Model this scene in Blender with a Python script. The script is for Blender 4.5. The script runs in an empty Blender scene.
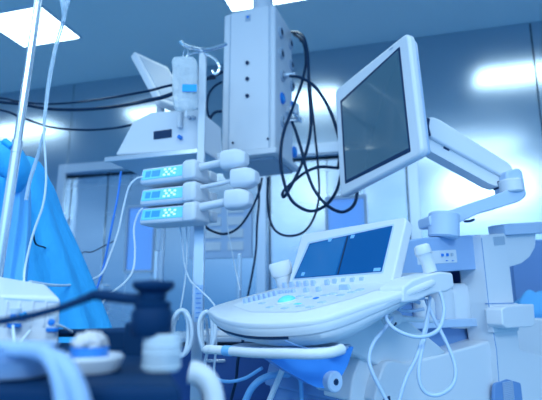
import bpy, bmesh, math, random
from mathutils import Vector, Matrix
random.seed(7)
SC = bpy.context.scene
COL = SC.collection
V = Vector
# ------------------------------------------------------------------ camera
F = 490.0
PITCH = math.radians(11.5)
CAM = V((0, 0, 1.02))
FW = V((0, math.cos(PITCH), math.sin(PITCH)))
UP = V((0, -math.sin(PITCH), math.cos(PITCH)))
RT = V((1, 0, 0))
ZV = V((0, 0, 1))
def ray(x, y): return RT * ((x - 271) / F) + UP * ((200 - y) / F) + FW
def at(x, y, Y):
    r = ray(x, y); return CAM + r * (Y / r.y)
def onp(x, y, P, n):
    r = ray(x, y); return CAM + r * ((P - CAM).dot(n) / r.dot(n))
cam = bpy.data.objects.new('camera', bpy.data.cameras.new('camera'))
COL.objects.link(cam)
cam.location = CAM
cam.rotation_euler = (math.pi / 2 + PITCH, 0, 0)
cam.data.sensor_width = 36
cam.data.lens = 36 * F / 542
cam.data.clip_start = 0.02
cam.data.dof.use_dof = True
cam.data.dof.focus_distance = 1.3
cam.data.dof.aperture_fstop = 3.0
SC.camera = cam
SC.view_settings.view_transform = 'Standard'
SC.view_settings.look = 'None'
SC.view_settings.gamma = 1
SC.view_settings.exposure = 0.27
SC.view_settings.use_curve_mapping = False
SC.cycles.use_denoising = True
SC.cycles.max_bounces = 8

# ------------------------------------------------------------------ materials
def mat(name, col, rough=.45, metal=0.0, emit=None, estr=0.0, trans=0.0, alpha=1.0, noise=.06, bump=0.0, bscale=(40, 40, 40), coat=0.0, ior=1.45):
    m = bpy.data.materials.new(name); m.use_nodes = True
    nt = m.node_tree; b = nt.nodes['Principled BSDF']
    b.inputs['Base Color'].default_value = (*col, 1)
    b.inputs['Roughness'].default_value = rough
    b.inputs['Metallic'].default_value = metal
    b.inputs['IOR'].default_value = ior
    b.inputs['Transmission Weight'].default_value = trans
    b.inputs['Alpha'].default_value = alpha
    b.inputs['Coat Weight'].default_value = coat
    if emit:
        b.inputs['Emission Color'].default_value = (*emit, 1)
        b.inputs['Emission Strength'].default_value = estr
    tc = nt.nodes.new('ShaderNodeTexCoord'); mp = nt.nodes.new('ShaderNodeMapping')
    mp.inputs['Scale'].default_value = bscale
    nz = nt.nodes.new('ShaderNodeTexNoise'); nz.inputs['Scale'].default_value = 1.0; nz.inputs['Detail'].default_value = 3
    nt.links.new(tc.outputs['Object'], mp.inputs['Vector']); nt.links.new(mp.outputs['Vector'], nz.inputs['Vector'])
    mr = nt.nodes.new('ShaderNodeMapRange')
    mr.inputs['To Min'].default_value = max(0.0, rough - noise); mr.inputs['To Max'].default_value = min(1.0, rough + noise)
    nt.links.new(nz.outputs['Fac'], mr.inputs['Value']); nt.links.new(mr.outputs['Result'], b.inputs['Roughness'])
    if bump:
        bp = nt.nodes.new('ShaderNodeBump'); bp.inputs['Strength'].default_value = bump; bp.inputs['Distance'].default_value = .02
        nt.links.new(nz.outputs['Fac'], bp.inputs['Height']); nt.links.new(bp.outputs['Normal'], b.inputs['Normal'])
    return m
M = {}
M['plastic'] = mat('white_plastic', (.72, .76, .82), .38)
M['plastic_blue'] = mat('pale_blue_plastic', (.48, .62, .82), .42)
M['body_blue'] = mat('cart_body_and_shaded_plastic', (.31, .47, .74), .42)  # also on white basins and hoses, their shade put into this blue
M['recess'] = mat('shaded_recess_plastic', (.07, .18, .46), .5)  # recess shade is put into the plastic colour
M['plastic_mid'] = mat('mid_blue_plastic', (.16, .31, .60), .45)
M['plastic_deep'] = mat('blue_plastic', (.05, .28, .80), .4)
M['grey'] = mat('grey_plastic', (.40, .50, .62), .45)
M['key'] = mat('key_plastic', (.46, .61, .86), .5)
M['dark'] = mat('dark_plastic', (.008, .036, .10), .4, ior=1.3)
M['navy'] = mat('navy_enamel', (.002, .028, .09), .6, ior=1.2)
M['deep'] = mat('deep_blue_enamel', (.03, .10, .32), .5)
M['rubber'] = mat('black_rubber', (.004, .026, .07), .45, ior=1.25)
M['steel'] = mat('brushed_steel', (.52, .60, .68), .20, 1.0, noise=.06, bump=.05, bscale=(1.0, 1.0, 3.5))
M['door_steel'] = mat('door_steel', (.58, .68, .78), .26, 1.0, noise=.06, bump=.08, bscale=(1.2, 1.2, 4))
M['chrome'] = mat('chrome', (.80, .86, .92), .22, .8)
M['alu'] = mat('aluminium', (.66, .73, .82), .32, .7)
M['ceiling'] = mat('ceiling_paint', (.86, .90, .88), .8)
M['floor'] = mat('vinyl_floor', (.16, .38, .56), .4, bscale=(3, 3, 3))
M['lightbox'] = mat('lamp_diffuser', (.9, .95, 1), .5, emit=(.72, .95, 1.0), estr=5.5)
M['frame'] = mat('lamp_frame', (.75, .8, .85), .4)
M['screen'] = mat('monitor_glass', (.006, .03, .06), .16, emit=(.18, .55, 1.0), estr=.12, coat=.3)
M['touch'] = mat('touch_glass', (.002, .05, .18), .14, emit=(.0, .20, .75), estr=.18, coat=.2)
M['touch_lit'] = mat('touch_glass_lit', (.004, .06, .2), .2, emit=(.02, .26, .72), estr=.28)
M['icon'] = mat('screen_icon', (.1, .3, .6), .4, emit=(.12, .36, .75), estr=.5)
M['lcd'] = mat('pump_display', (.12, .42, .85), .3, emit=(.06, .42, .95), estr=.65)
M['lcd_dark'] = mat('pump_display_window', (.02, .15, .6), .3, emit=(.02, .30, .90), estr=.6)
M['led'] = mat('lit_key', (.8, .95, 1), .4, emit=(.65, .92, 1), estr=.4)
M['cyan'] = mat('lit_trackball', (.1, .6, .85), .25, emit=(.15, .60, .85), estr=.28)
M['winblue'] = mat('door_window', (.02, .2, .7), .25, emit=(.16, .42, .80), estr=.42, bscale=(8, 8, 8))
M['gown'] = mat('blue_cloth', (.035, .42, .84), .8, bump=.9, bscale=(14, 14, 5))
M['gown_light'] = mat('light_blue_cloth', (.14, .50, .92), .8, bump=.2, bscale=(12, 12, 6))
M['label_blue'] = mat('blue_label', (.01, .42, .95), .5)
M['sock_blue'] = mat('blue_socket', (.01, .22, .75), .4)
M['sticker'] = mat('pale_sticker', (.38, .60, .88), .6)
M['bag'] = mat('clear_bag', (.86, .93, .98), .10, alpha=.5, bump=1.0, bscale=(30, 30, 30))
M['clear'] = mat('clear_tube', (.75, .87, .97), .12, trans=.5, ior=1.2)
M['tube'] = mat('white_tube', (.72, .82, .92), .35)
M['tube_blue'] = mat('blue_tube', (.02, .22, .80), .35)
M['tube_grey'] = mat('grey_cord', (.46, .60, .80), .45)
M['hose_blue'] = mat('blue_hose', (.18, .48, .85), .4)
M['gauze'] = mat('gauze', (.80, .80, .85), .9, bump=.8, bscale=(120, 120, 120))
M['jar'] = mat('jar_plastic', (.75, .88, .98), .15, alpha=.6)

# ------------------------------------------------------------------ mesh helpers
class MB:
    def __init__(s): s.bm = bmesh.new()
    def face(s, vs):
        try: return s.bm.faces.new(vs)
        except ValueError: return None
    def box(s, c, size, ax=None):
        ax = ax or (RT, V((0, 1, 0)), ZV)
        c = V(c); q = []
        for i in (-1, 1):
            for j in (-1, 1):
                for k in (-1, 1):
                    q.append(s.bm.verts.new(c + ax[0] * (i * size[0] / 2) + ax[1] * (j * size[1] / 2) + ax[2] * (k * size[2] / 2)))
        for f in ((0, 1, 3, 2), (4, 6, 7, 5), (0, 4, 5, 1), (2, 3, 7, 6), (0, 2, 6, 4), (1, 5, 7, 3)):
            s.face([q[i] for i in f])
        return s
    def prism(s, pts, vec):
        a = [s.bm.verts.new(p) for p in pts]; b = [s.bm.verts.new(p + vec) for p in pts]
        s.face(a); s.face(b[::-1]); n = len(a)
        for i in range(n): s.face([a[i], b[i], b[(i + 1) % n], a[(i + 1) % n]])
        return s
    def loft(s, rings, cap=True):
        rs = [[s.bm.verts.new(p) for p in r] for r in rings]; n = len(rs[0])
        for a, b in zip(rs, rs[1:]):
            for i in range(n): s.face([a[i], a[(i + 1) % n], b[(i + 1) % n], b[i]])
        if cap: s.face(rs[0][::-1]); s.face(rs[-1])
        return s
    def tube(s, pts, r, seg=8, sub=6, cap=True):
        pts = [V(p) for p in pts]
        rad = r if isinstance(r, (list, tuple)) else [r] * len(pts)
        P, Rr = [], []
        if len(pts) > 2 and sub > 1:
            e = [pts[0] * 2 - pts[1]] + pts + [pts[-1] * 2 - pts[-2]]
            for i in range(1, len(e) - 2):
                for k in range(sub):
                    t = k / sub; a, b, c, d = e[i - 1:i + 3]
                    P.append(.5 * (2 * b + (c - a) * t + (2 * a - 5 * b + 4 * c - d) * t * t + (3 * b - a - 3 * c + d) * t ** 3))
                    Rr.append(rad[i - 1] * (1 - t) + rad[i] * t)
            P.append(pts[-1]); Rr.append(rad[-1])
        else: P, Rr = pts, rad
        rings = []; nrm = None
        for i, p in enumerate(P):
            t = (P[min(i + 1, len(P) - 1)] - P[max(i - 1, 0)]).normalized()
            if nrm is None: nrm = t.orthogonal().normalized()
            nrm = (nrm - t * nrm.dot(t))
            if nrm.length < 1e-6: nrm = t.orthogonal()
            nrm.normalize(); bn = t.cross(nrm)
            rings.append([p + (nrm * math.cos(2 * math.pi * k / seg) + bn * math.sin(2 * math.pi * k / seg)) * Rr[i] for k in range(seg)])
        return s.loft(rings, cap)
    def lathe(s, o, axis, prof, seg=20):
        axis = V(axis).normalized(); a = axis.orthogonal().normalized(); b = axis.cross(a); o = V(o)
        return s.loft([[o + axis * h + (a * math.cos(2 * math.pi * k / seg) + b * math.sin(2 * math.pi * k / seg)) * max(r, 1e-4) for k in range(seg)] for r, h in prof])
    def cyl(s, p, q, r, seg=20, ch=.0):
        p, q = V(p), V(q); L = (q - p).length; ch = ch or min(r, L) * .12
        return s.lathe(p, q - p, [(r - ch, 0), (r, ch), (r, L - ch), (r - ch, L)], seg)
def org(o):
    p = V((0, 0, 0))
    while o: p += o.location; o = o.parent
    return p
def obj(name, mb, m, parent=None, bevel=0.0, sharp=40, label=None, origin=None, seg=2, subdiv=0, cast=True):
    me = bpy.data.meshes.new(name)
    bm = mb.bm
    bmesh.ops.recalc_face_normals(bm, faces=bm.faces)
    if origin is None:
        xs = [v.co for v in bm.verts]
        lo = V([min(c[i] for c in xs) for i in range(3)]); hi = V([max(c[i] for c in xs) for i in range(3)])
        origin = V(((lo.x + hi.x) / 2, (lo.y + hi.y) / 2, lo.z))
    for v in bm.verts: v.co -= origin
    bm.to_mesh(me); bm.free()
    for p in me.polygons: p.use_smooth = True
    me.set_sharp_from_angle(angle=math.radians(sharp))
    me.materials.append(M[m] if isinstance(m, str) else m)
    o = bpy.data.objects.new(name, me); COL.objects.link(o)
    o.location = origin - (org(parent) if parent else V((0, 0, 0)))
    if parent: o.parent = parent
    if bevel:
        b = o.modifiers.new('bevel', 'BEVEL'); b.width = bevel; b.segments = seg; b.limit_method = 'ANGLE'; b.angle_limit = math.radians(35)
    if subdiv:
        q = o.modifiers.new('sub', 'SUBSURF'); q.levels = subdiv; q.render_levels = subdiv
    if label: o['label'] = label
    return o
def tag(o, label, cat, group=None, kind=None):
    o['label'] = label; o['category'] = cat
    if group: o['group'] = group
    if kind: o['kind'] = kind
    return o
def thing(name, loc, label, cat, group=None):
    o = bpy.data.objects.new(name, None); COL.objects.link(o); o.location = V(loc); o.empty_display_size = .05
    return tag(o, label, cat, group)
def struct(name, mb, m, parent=None, **k):
    o = obj(name, mb, m, parent, **k)
    if not parent: o['kind'] = 'structure'
    return o
def rnd(pts, r, seg=5):
    if not r: return pts
    out = []; n = len(pts)
    for i in range(n):
        p, a, b = pts[i], pts[i - 1], pts[(i + 1) % n]
        rr = r[i] if isinstance(r, (list, tuple)) else r
        ra = min(rr, (a - p).length * .45); rb = min(rr, (b - p).length * .45)
        A = p + (a - p).normalized() * ra; B = p + (b - p).normalized() * rb
        for k in range(seg + 1):
            t = k / seg; out.append(A * (1 - t) ** 2 + p * 2 * t * (1 - t) + B * t * t)
    return out
def pan(px, P, n, thick, r=0, mb=None):
    """slab whose front face lies in the plane (P, n); n faces the viewer; it goes back by thick"""
    mb = mb or MB()
    return mb.prism(rnd([onp(x, y, P, n) for x, y in px], r), -n * thick)
def cable(name, pts, r, m, label, cat='cable', group=None, seg=8):
    o = obj(name, MB().tube([at(*p) for p in pts], r, seg), m, sharp=80)
    return tag(o, label, cat, group)

# ------------------------------------------------------------------ world and light
H = 3.126
w = bpy.data.worlds.new('world'); SC.world = w; w.use_nodes = True
nt = w.node_tree; bg = nt.nodes['Background']
tc = nt.nodes.new('ShaderNodeTexCoord'); sp = nt.nodes.new('ShaderNodeSeparateXYZ'); cr = nt.nodes.new('ShaderNodeValToRGB')
nt.links.new(tc.outputs['Generated'], sp.inputs[0])
mr = nt.nodes.new('ShaderNodeMapRange'); mr.inputs['From Min'].default_value = -1; nt.links.new(sp.outputs['Z'], mr.inputs['Value'])
nt.links.new(mr.outputs['Result'], cr.inputs['Fac']); nt.links.new(cr.outputs['Color'], bg.inputs['Color'])
e = cr.color_ramp.elements
e[0].position = .42; e[0].color = (.02, .10, .36, 1)
e[1].position = .505; e[1].color = (.03, .20, .50, 1)
k = e.new(.545); k.color = (.27, .555, .96, 1)
k = e.new(.61); k.color = (.40, .67, .98, 1)
k = e.new(.75); k.color = (.16, .36, .56, 1)
# the open side of the room behind the camera is the brightest part
my = nt.nodes.new('ShaderNodeMapRange'); my.inputs['From Min'].default_value = -.70; my.inputs['From Max'].default_value = -1.0
my.inputs['To Min'].default_value = .95; my.inputs['To Max'].default_value = 2.15
nt.links.new(sp.outputs['Y'], my.inputs['Value']); nt.links.new(my.outputs['Result'], bg.inputs['Strength'])

WD = V((math.cos(math.radians(15.5)), -math.sin(math.radians(15.5)), 0))
WN = V((-math.sin(math.radians(15.5)), -math.cos(math.radians(15.5)), 0))
W0 = V((0, 4.0, 0))
WAX = (WD, WN, ZV)
def wp(s, n, z): return W0 + WD * s + WN * n + ZV * z
def wbox(mb, s0, s1, z0, z1, n0, n1):
    return mb.box(wp((s0 + s1) / 2, (n0 + n1) / 2, (z0 + z1) / 2), (s1 - s0, abs(n1 - n0), z1 - z0), WAX)

def lamp(name, loc, sx, sy, watt, col=(.66, .88, 1.0)):
    l = bpy.data.lights.new(name, 'AREA'); l.shape = 'RECTANGLE'; l.size = sx; l.size_y = sy; l.energy = watt; l.color = col
    o = bpy.data.objects.new(name, l); COL.objects.link(o); o.location = loc; o.rotation_euler = (0, 0, math.radians(-15.5))
    return o
# unseen area lamps added at ceiling height as overhead and frontal fill
for s, n, wt in ((-1.9, 3.2, 12), (0, 3.2, 9), (1.85, 3.2, 12), (-.6, 6.0, 78), (2.6, 5.8, 108)):
    lamp('fill_lamp', wp(s, n, H - .03), 1.5, .9, wt)

# ------------------------------------------------------------------ setting
struct('ceiling', MB().box(wp(0, 3.5, H + .06), (12, 9.0, .12), WAX), 'ceiling')
struct('floor', MB().box(wp(0, 3.5, -.05), (12, 9.0, .1), WAX), 'floor')
m = MB()
D1, D2, DT = (-2.03, -1.05), (-.035, 1.10), 2.19
def panels(s0, s1, z0, z1, step):
    n = max(1, round((s1 - s0) / step)); d = (s1 - s0) / n
    for i in range(n): wbox(m, s0 + i * d + .0015, s0 + (i + 1) * d - .0015, z0, z1, 0, -.03)
panels(-6, D1[0], 0, H, 1.0); panels(D1[1], D2[0], 0, H, 1.1); panels(D2[1], 6, 0, H, 1.04)
panels(D1[0], D1[1], DT, H, 1.0); panels(D2[0], D2[1], DT, H, 1.2)
wbox(m, -6, 6, 0, H, -.20, -.30)
for a, b in (D1, D2):
    wbox(m, a - .02, a, 0, DT, -.03, -.2); wbox(m, b, b + .02, 0, DT, -.03, -.2); wbox(m, a, b, DT, DT + .02, -.03, -.2)
struct('wall_back', m, 'steel', bevel=.004, seg=1)
# doors with lit windows
def door(name, a, b, split, win, handle):
    r = bpy.data.objects.new(name, None); COL.objects.link(r); r.location = wp((a + b) / 2, -.12, 0); r['kind'] = 'structure'
    for s0, s1 in split:
        mb = MB(); cuts = [s0, s1]
        if win[0] > s0 and win[1] < s1:
            wbox(mb, s0 + .004, win[0], .01, DT - .01, -.09, -.13); wbox(mb, win[1], s1 - .004, .01, DT - .01, -.09, -.13)
            wbox(mb, win[0], win[1], .01, win[2], -.09, -.13); wbox(mb, win[0], win[1], win[3], DT - .01, -.09, -.13)
        else: wbox(mb, s0 + .004, s1 - .004, .01, DT - .01, -.09, -.13)
        obj('leaf', mb, 'door_steel', r, bevel=.004, seg=1)
    obj('window_pane', wbox(MB(), win[0], win[1], win[2], win[3], -.105, -.115), 'winblue', r)
    fr = MB(); t = .022
    wbox(fr, win[0] - t, win[0], win[2] - t, win[3] + t, -.08, -.1); wbox(fr, win[1], win[1] + t, win[2] - t, win[3] + t, -.08, -.1)
    wbox(fr, win[0], win[1], win[2] - t, win[2], -.08, -.1); wbox(fr, win[0], win[1], win[3], win[3] + t, -.08, -.1)
    obj('window_frame', fr, 'grey', r)
    obj('handle', MB().tube([wp(handle, -.09, 1.15), wp(handle, -.03, 1.15), wp(handle, -.03, .9), wp(handle, -.09, .9)], .011, sub=1), 'chrome', r)
    return r
door('door_1', *D1, [(D1[0], -1.63), (-1.63, D1[1])], (-1.385, -1.125, 1.28, 1.85), -1.58)
door('door_2', *D2, [(D2[0], D2[1])], (.46, .755, 1.28, 1.83), .12)
for i, (s, z1) in enumerate(((D1[0] - .045, DT + .1), (D1[1] + .045, DT + .1), (D2[0] - .045, DT + .1), (D2[1] + .045, DT + .1))):
    struct('trim_%d' % (i + 1), wbox(MB(), s - .04, s + .04, 0, z1, .001, .018), 'alu', bevel=.003)
for i, (a, b) in enumerate((D1, D2)):
    struct('trim_%d' % (i + 5), wbox(MB(), a - .004, b + .004, DT + .012, DT + .1, .001, .018), 'alu', bevel=.003)
struct('baseboard_back', wbox(MB(), -6, 6, .0, .1, .019, .032), 'alu', bevel=.003)

def ceiling_light(s, n, label, sx=.54, sy=.45):
    t = thing('ceiling_light', wp(s, n, H - .02), label, 'ceiling light', 'square ceiling light panels')
    obj('diffuser', MB().box(wp(s, n, H - .008), (sx, sy, .012), WAX), 'lightbox', t)
    fr = MB(); q = .014
    for a, b, c, d in ((-sx / 2 - q, -sx / 2, -sy / 2 - q, sy / 2 + q), (sx / 2, sx / 2 + q, -sy / 2 - q, sy / 2 + q), (-sx / 2, sx / 2, -sy / 2 - q, -sy / 2), (-sx / 2, sx / 2, sy / 2, sy / 2 + q)):
        fr.box(wp(s + (a + b) / 2, n + (c + d) / 2, H - .0085), (b - a, d - c, .016), WAX)
    obj('frame', fr, 'frame', t)
ceiling_light(-1.68, .98, 'glowing ceiling light panel above the leaning chrome pole')
ceiling_light(.20, 1.0, 'glowing ceiling light panel above the tall white pendant box', .56, .45)
ceiling_light(2.2, .92, 'glowing ceiling light panel at the right, seen mirrored in the steel wall', .8, .36)

ceiling_light(-3.5, .98, 'glowing ceiling light panel at the left, seen mirrored in the steel wall', 1.0, .40)

# switch panel between the doors
t = thing('wall_switch_panel', wp(-.435, 0, 1.36), 'pale wall panel with rows of light square plates behind the pump pole', 'switch panel')
obj('panel', wbox(MB(), -.72, -.16, 1.36, 1.86, .001, .02), 'plastic_blue', t, bevel=.004)
for i in range(2):
    for j in range(4):
        s = -.50 + i * .2; z = 1.42 + j * .105
        obj('plate', wbox(MB(), s - .07, s + .07, z, z + .075, .02, .03), 'plastic', t, bevel=.004)

# ------------------------------------------------------------------ ceiling pendant
FD = V((math.cos(math.radians(20)), -math.sin(math.radians(20)), 0)); SD = V((math.sin(math.radians(20)), math.cos(math.radians(20)), 0))
PC = at(275, 4, 2.2); PN = -SD
pl = onp(224, 12, PC, PN); PW = (pl - PC).length
pz1 = PC.z; pz0 = at(275, 149, 2.2).z
PDp = .34
def pp(a, d, z): return V((PC.x, PC.y, 0)) - FD * a + SD * d + ZV * z     # a: from the right front corner to the left
pend = thing('supply_pendant', pp(PW / 2, PDp / 2, pz0), 'tall white medical supply pendant box hanging from the ceiling with sockets on its side', 'medical pendant')
bx = MB()
prof = [pp(0, 0, pz0), pp(PW, 0, pz0), pp(PW, PDp * .8, pz0), pp(PW * .7, PDp, pz0), pp(.05, PDp, pz0), pp(0, PDp * .82, pz0)]
bx.prism(prof, ZV * (pz1 - pz0)); obj('housing', bx, 'plastic', pend, bevel=.012, seg=3)
fp = MB(); fp.box(pp(PW * .47, -.004, (pz0 + pz1) / 2), (PW * .78, .012, (pz1 - pz0) * .985), (FD, SD, ZV)); obj('front_panel', fp, 'plastic', pend, bevel=.004)
obj('ceiling_column', MB().cyl(pp(PW * .42, .14, pz1 - .01), pp(PW * .42, .14, H), .055, 28), 'plastic', pend)
obj('column_flange', MB().cyl(pp(PW * .42, .14, pz1), pp(PW * .42, .14, pz1 + .05), .085, 28), 'plastic', pend)
obj('base_plate', MB().box(pp(PW / 2, PDp / 2 - .01, pz0 - .012), (PW + .03, PDp + .03, .03), (FD, SD, ZV)), 'plastic', pend, bevel=.006)
obj('underside_panel', MB().box(pp(PW / 2, PDp / 2, pz0 - .032), (PW - .03, PDp - .04, .016), (FD, SD, ZV)), 'grey', pend, bevel=.004)
for q_ in (.10, .84): obj('panel_groove', MB().box(pp(PW * q_, -.0105, (pz0 + pz1) / 2), (.004, .002, (pz1 - pz0) * .98), (FD, SD, ZV)), 'grey', pend)
FPP = PC - SD * .011
for y in (63, 79, 96):
    c = onp(247.5, y, FPP, PN); obj('button', MB().cyl(c, c - SD * .008, .0095, 16), 'dark', pend, label='small dark round button')
c = onp(248, 18, FPP, PN); obj('label_plate', MB().box(c, (.028, .004, .032), (FD, SD, ZV)), 'grey', pend, label='small grey square label plate')
obj('label_mark', MB().box(c - SD * .003 + ZV * .004, (.012, .003, .012), (FD, SD, ZV)), 'sock_blue', pend)
for q in ((233, 143), (268, 139)):
    c = onp(*q, FPP, PN); obj('screw', MB().cyl(c, c - SD * .004, .006, 10), 'dark', pend)
SO = PC + FD * .0
socks = [(280.3, 32.5, 0), (281, 54, 0), (282, 76, 0), (282, 98.5, 1), (282.5, 122, 0), (290, 44, 0), (291, 65, 0), (291.6, 86, 0), (292.2, 107, 1), (294, 152, 1)]
plugs = {}
for x, y, bl in socks:
    c = onp(x, y, PC, FD)
    s = obj('socket', MB().lathe(c, FD, [(.030, -.004), (.030, .006), (.025, .011), (.021, .011), (.020, .004), (.004, .004)], 18), 'sock_blue' if bl else 'grey', pend, label='blue gas socket' if bl else None)
    obj('socket_core', MB().cyl(c, c + FD * .012, .015, 12), 'label_blue' if bl else 'dark', s)
    plugs[(x, y)] = c
# rail with small clips low on the side
for d in (.25, .31):
    c = pp(0, d, 1.0); zr = onp(300, 126, PC, FD).z
obj('side_rail', MB().box(pp(-.03, .24, zr), (.012, .2, .025), (FD, SD, ZV)), 'chrome', pend, bevel=.003)
for d in (.17, .31): obj('rail_bracket', MB().box(pp(-.012, d, zr), (.04, .02, .03), (FD, SD, ZV)), 'plastic', pend, bevel=.003)
obj('rail_clip', MB().box(pp(-.04, .22, zr + .02), (.02, .03, .06), (FD, SD, ZV)), 'plastic', pend, bevel=.004)
# equipment shelf carried by the pendant
sh = [onp(x, y, at(150, 158, 2.02), V((0, 0, 1))) for x, y in ((106, 160), (202, 149))]
zsh = sh[0].z
a0, a1 = at(106, 160, 2.06), at(203, 148, 1.92); a0.z = a1.z = at(150, 154, 2.0).z
sdir = (a1 - a0).normalized(); sback = V((-sdir.y, sdir.x, 0))
shelf = MB(); shelf.prism(rnd([a0, a1, a1 + sback * .36, a0 + sback * .36], .02), ZV * -.012)
obj('equipment_shelf', shelf, 'alu', pend, bevel=.003)
lipm = MB(); lipm.prism(rnd([a0 - sback * .012, a1 - sback * .012, a1, a0], .004), ZV * -.022); obj('shelf_lip', lipm, 'alu', pend, bevel=.004)
# arm from shelf to the pendant
am = MB(); am.box((a1 + sback * .2 + pp(PW, .1, 0)) * .5 * 1.0 if False else V(((a1 + sback * .2).x * .5 + pp(PW, .1, 0).x * .5, (a1 + sback * .2).y * .5 + pp(PW, .1, 0).y * .5, a0.z + .012)), ((a1 + sback * .2 - pp(PW, .1, a0.z)).length + .06, .05, .04), ((pp(PW, .1, a0.z) - (a1 + sback * .2)).normalized(), V((-(pp(PW, .1, a0.z) - (a1 + sback * .2)).normalized().y, (pp(PW, .1, a0.z) - (a1 + sback * .2)).normalized().x, 0)), ZV))
obj('shelf_arm', am, 'plastic', pend, bevel=.006)

# white unit on the shelf
SPL = a0 + sback * .03; SN = -sback
unit = thing('medical_unit', (a0 + a1) / 2 + sback * .15, 'white boxy medical unit with slanted side and small dark display on the shelf', 'medical unit')
mb = pan([(115, 155), (133, 121), (151, 112), (199, 109), (199, 148.5)], SPL, SN, .24)
zmin = min(v.co.z for v in mb.bm.verts)
for v in mb.bm.verts:
    if v.co.z < a0.z + .02: v.co.z = a0.z + .001
obj('housing', mb, 'plastic', unit, bevel=.008, seg=3)
obj('display', pan([(153.5, 131.5), (171.5, 129), (171.5, 137), (153.5, 139.5)], SPL + SN * .003, SN, .006), 'dark', unit, label='small dark display')
c = onp(181, 138, SPL, SN); obj('port', MB().cyl(c, c + SN * .02, .009, 12), 'sock_blue', unit)
c = onp(181, 122, SPL, SN); obj('drip_chamber', MB().cyl(c + SN * .012 + ZV * .05, c + SN * .012 - ZV * .03, .011, 12), 'plastic', unit)
for x in (190, 194):
    c = onp(x, 118, SPL, SN); obj('knob', MB().cyl(c, c + SN * .014, .008, 12), 'grey', unit)

# flat screen leaning above the unit
fs = thing('flat_screen', (at(160, 114, 2.2)), 'white flat screen leaning back on top of the boxy medical unit', 'monitor')
B1 = at(134, 51, 2.28); B2 = at(168, 67, 2.5); B4 = at(161, 101, 2.16); B3 = B2 + (B4 - B1)
nn = (B2 - B1).cross(B4 - B1).normalized()
if nn.dot(CAM - B1) < 0: nn = -nn
obj('screen_housing', MB().prism(rnd([B1, B2, B3, B4], .015), -nn * .035), 'plastic', fs, bevel=.006)
cc = (B1 + B2 + B3 + B4) / 4
obj('screen_face', MB().prism([cc + (p - cc) * .82 for p in (B1, B2, B3, B4)], nn * .003), 'grey', fs)
ft = V((cc.x - .02, cc.y - .02, unit.location.z + .11))
topz = at(165, 111, 2.1).z
obj('neck', MB().tube([cc - nn * .03, V((cc.x * .6 + B4.x * .4, B4.y + .08, topz + .03)), V((B4.x + .03, B4.y + .06, topz - .004))], .02, 10), 'plastic', fs)

# ------------------------------------------------------------------ pump pole with hooks
YP = 1.9
pb = at(196.5, 395, YP); pt = at(203, 54, YP)
px_, py_ = (pb.x + pt.x) / 2, YP
def polp(z): t_ = (z - pb.z) / (pt.z - pb.z); return pb.lerp(pt, t_)
PB = polp(0)
pole = thing('pump_pole', V((PB.x, PB.y, 0)), 'white square pole carrying the syringe pumps beside the pendant box', 'equipment pole')
axv = (pt - PB).normalized()
def polebox(z0, z1, w_, d_): 
    a, b = polp(z0), polp(z1); return MB().box((a + b) / 2, (w_, d_, (b - a).length), (RT, V((0, 1, 0)), (b - a).normalized()))
zc = at(200, 225, YP).z
obj('upper_rail', polebox(zc, pt.z, .030, .03), 'plastic', pole, bevel=.003)
obj('lower_rail', polebox(.05, zc, .042, .036), 'alu', pole, bevel=.003)
c0, c1 = at(199, 285, YP - .02), at(198.5, 322, YP - .02)
obj('sticker', MB().box((c0 + c1) / 2 + V((0, 0, 0)), (.030, .009, (c0 - c1).length)), 'sticker', pole, label='pale blue sticker')
for i in range(7): obj('printed_line', MB().box(c0.lerp(c1, .1 + .13 * i) - V((0, .006, 0)), (.020, .003, .0025)), 'sock_blue', pole)
for k in range(5):
    a = k * 2 * math.pi / 5 + .3
    q = V((PB.x, PB.y, .055)); e2 = q + V((math.cos(a), math.sin(a), 0)) * .2
    lg = obj('leg', MB().tube([q, e2], .018, sub=1), 'alu', pole)
    obj('caster', MB().cyl(e2 + V((-.012, 0, -.027)), e2 + V((.012, 0, -.027)), .026, 14), 'dark', lg)
obj('hook_arm', MB().tube([at(180, 41, 1.82), at(184, 45, 1.83), at(194, 48.5, 1.86), at(204, 50, 1.9), at(215, 48, 1.94), at(226, 44, 1.98)], .0085), 'chrome', pole)
obj('hook_arm', MB().tube([at(203, 53, 1.9), at(212, 57, 1.84), at(218, 63, 1.8), at(219, 70, 1.8), at(215, 74, 1.8), at(212, 71, 1.8)], .006), 'chrome', pole)
obj('hook_arm', MB().tube([at(203, 53, 1.9), at(194, 53, 1.88), at(188, 55, 1.86), at(185, 60, 1.855)], .0055), 'chrome', pole)
# IV bag
YB = 1.85
bag = thing('infusion_bag', at(186, 112, YB), 'clear infusion bag with a bright blue label hanging from the pole hook', 'infusion bag')
rows = [(57, 173, 194, .006), (61, 171, 198, .016), (70, 171, 199, .03), (85, 171.5, 199, .04), (100, 172, 199, .045), (107, 173, 198.5, .03), (111, 176, 195, .012)]
rings = []
for y, x0, x1, d in rows:
    c = at((x0 + x1) / 2, y, YB); hw = (x1 - x0) / 2 / F * YB
    rings.append([c + RT * math.cos(a) * hw * (1 + .05 * math.sin(5 * a + y)) + V((0, 1, 0)) * math.sin(a) * d / 2 * (1 + .35 * math.sin(7 * a + y * .9)) for a in [2 * math.pi * k / 24 for k in range(24)]])
obj('pouch', MB().loft(rings), 'bag', bag, sharp=70)
lb = at(188, 88.5, YB - .03)
obj('label_band', MB().box(at(189.5, 88, YB - .026), (.058, .003, .030)), 'label_blue', bag, label='bright blue label')
obj('port_tube', MB().tube([at(186, 111, YB), at(185.5, 117, YB)], .005, sub=1), 'plastic', bag)
obj('hanger_loop', MB().tube([at(183, 58, YB), at(183.5, 52, YB), at(186, 49, YB), at(188, 52, YB), at(188, 58, YB)], .002), 'clear', bag)

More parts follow.
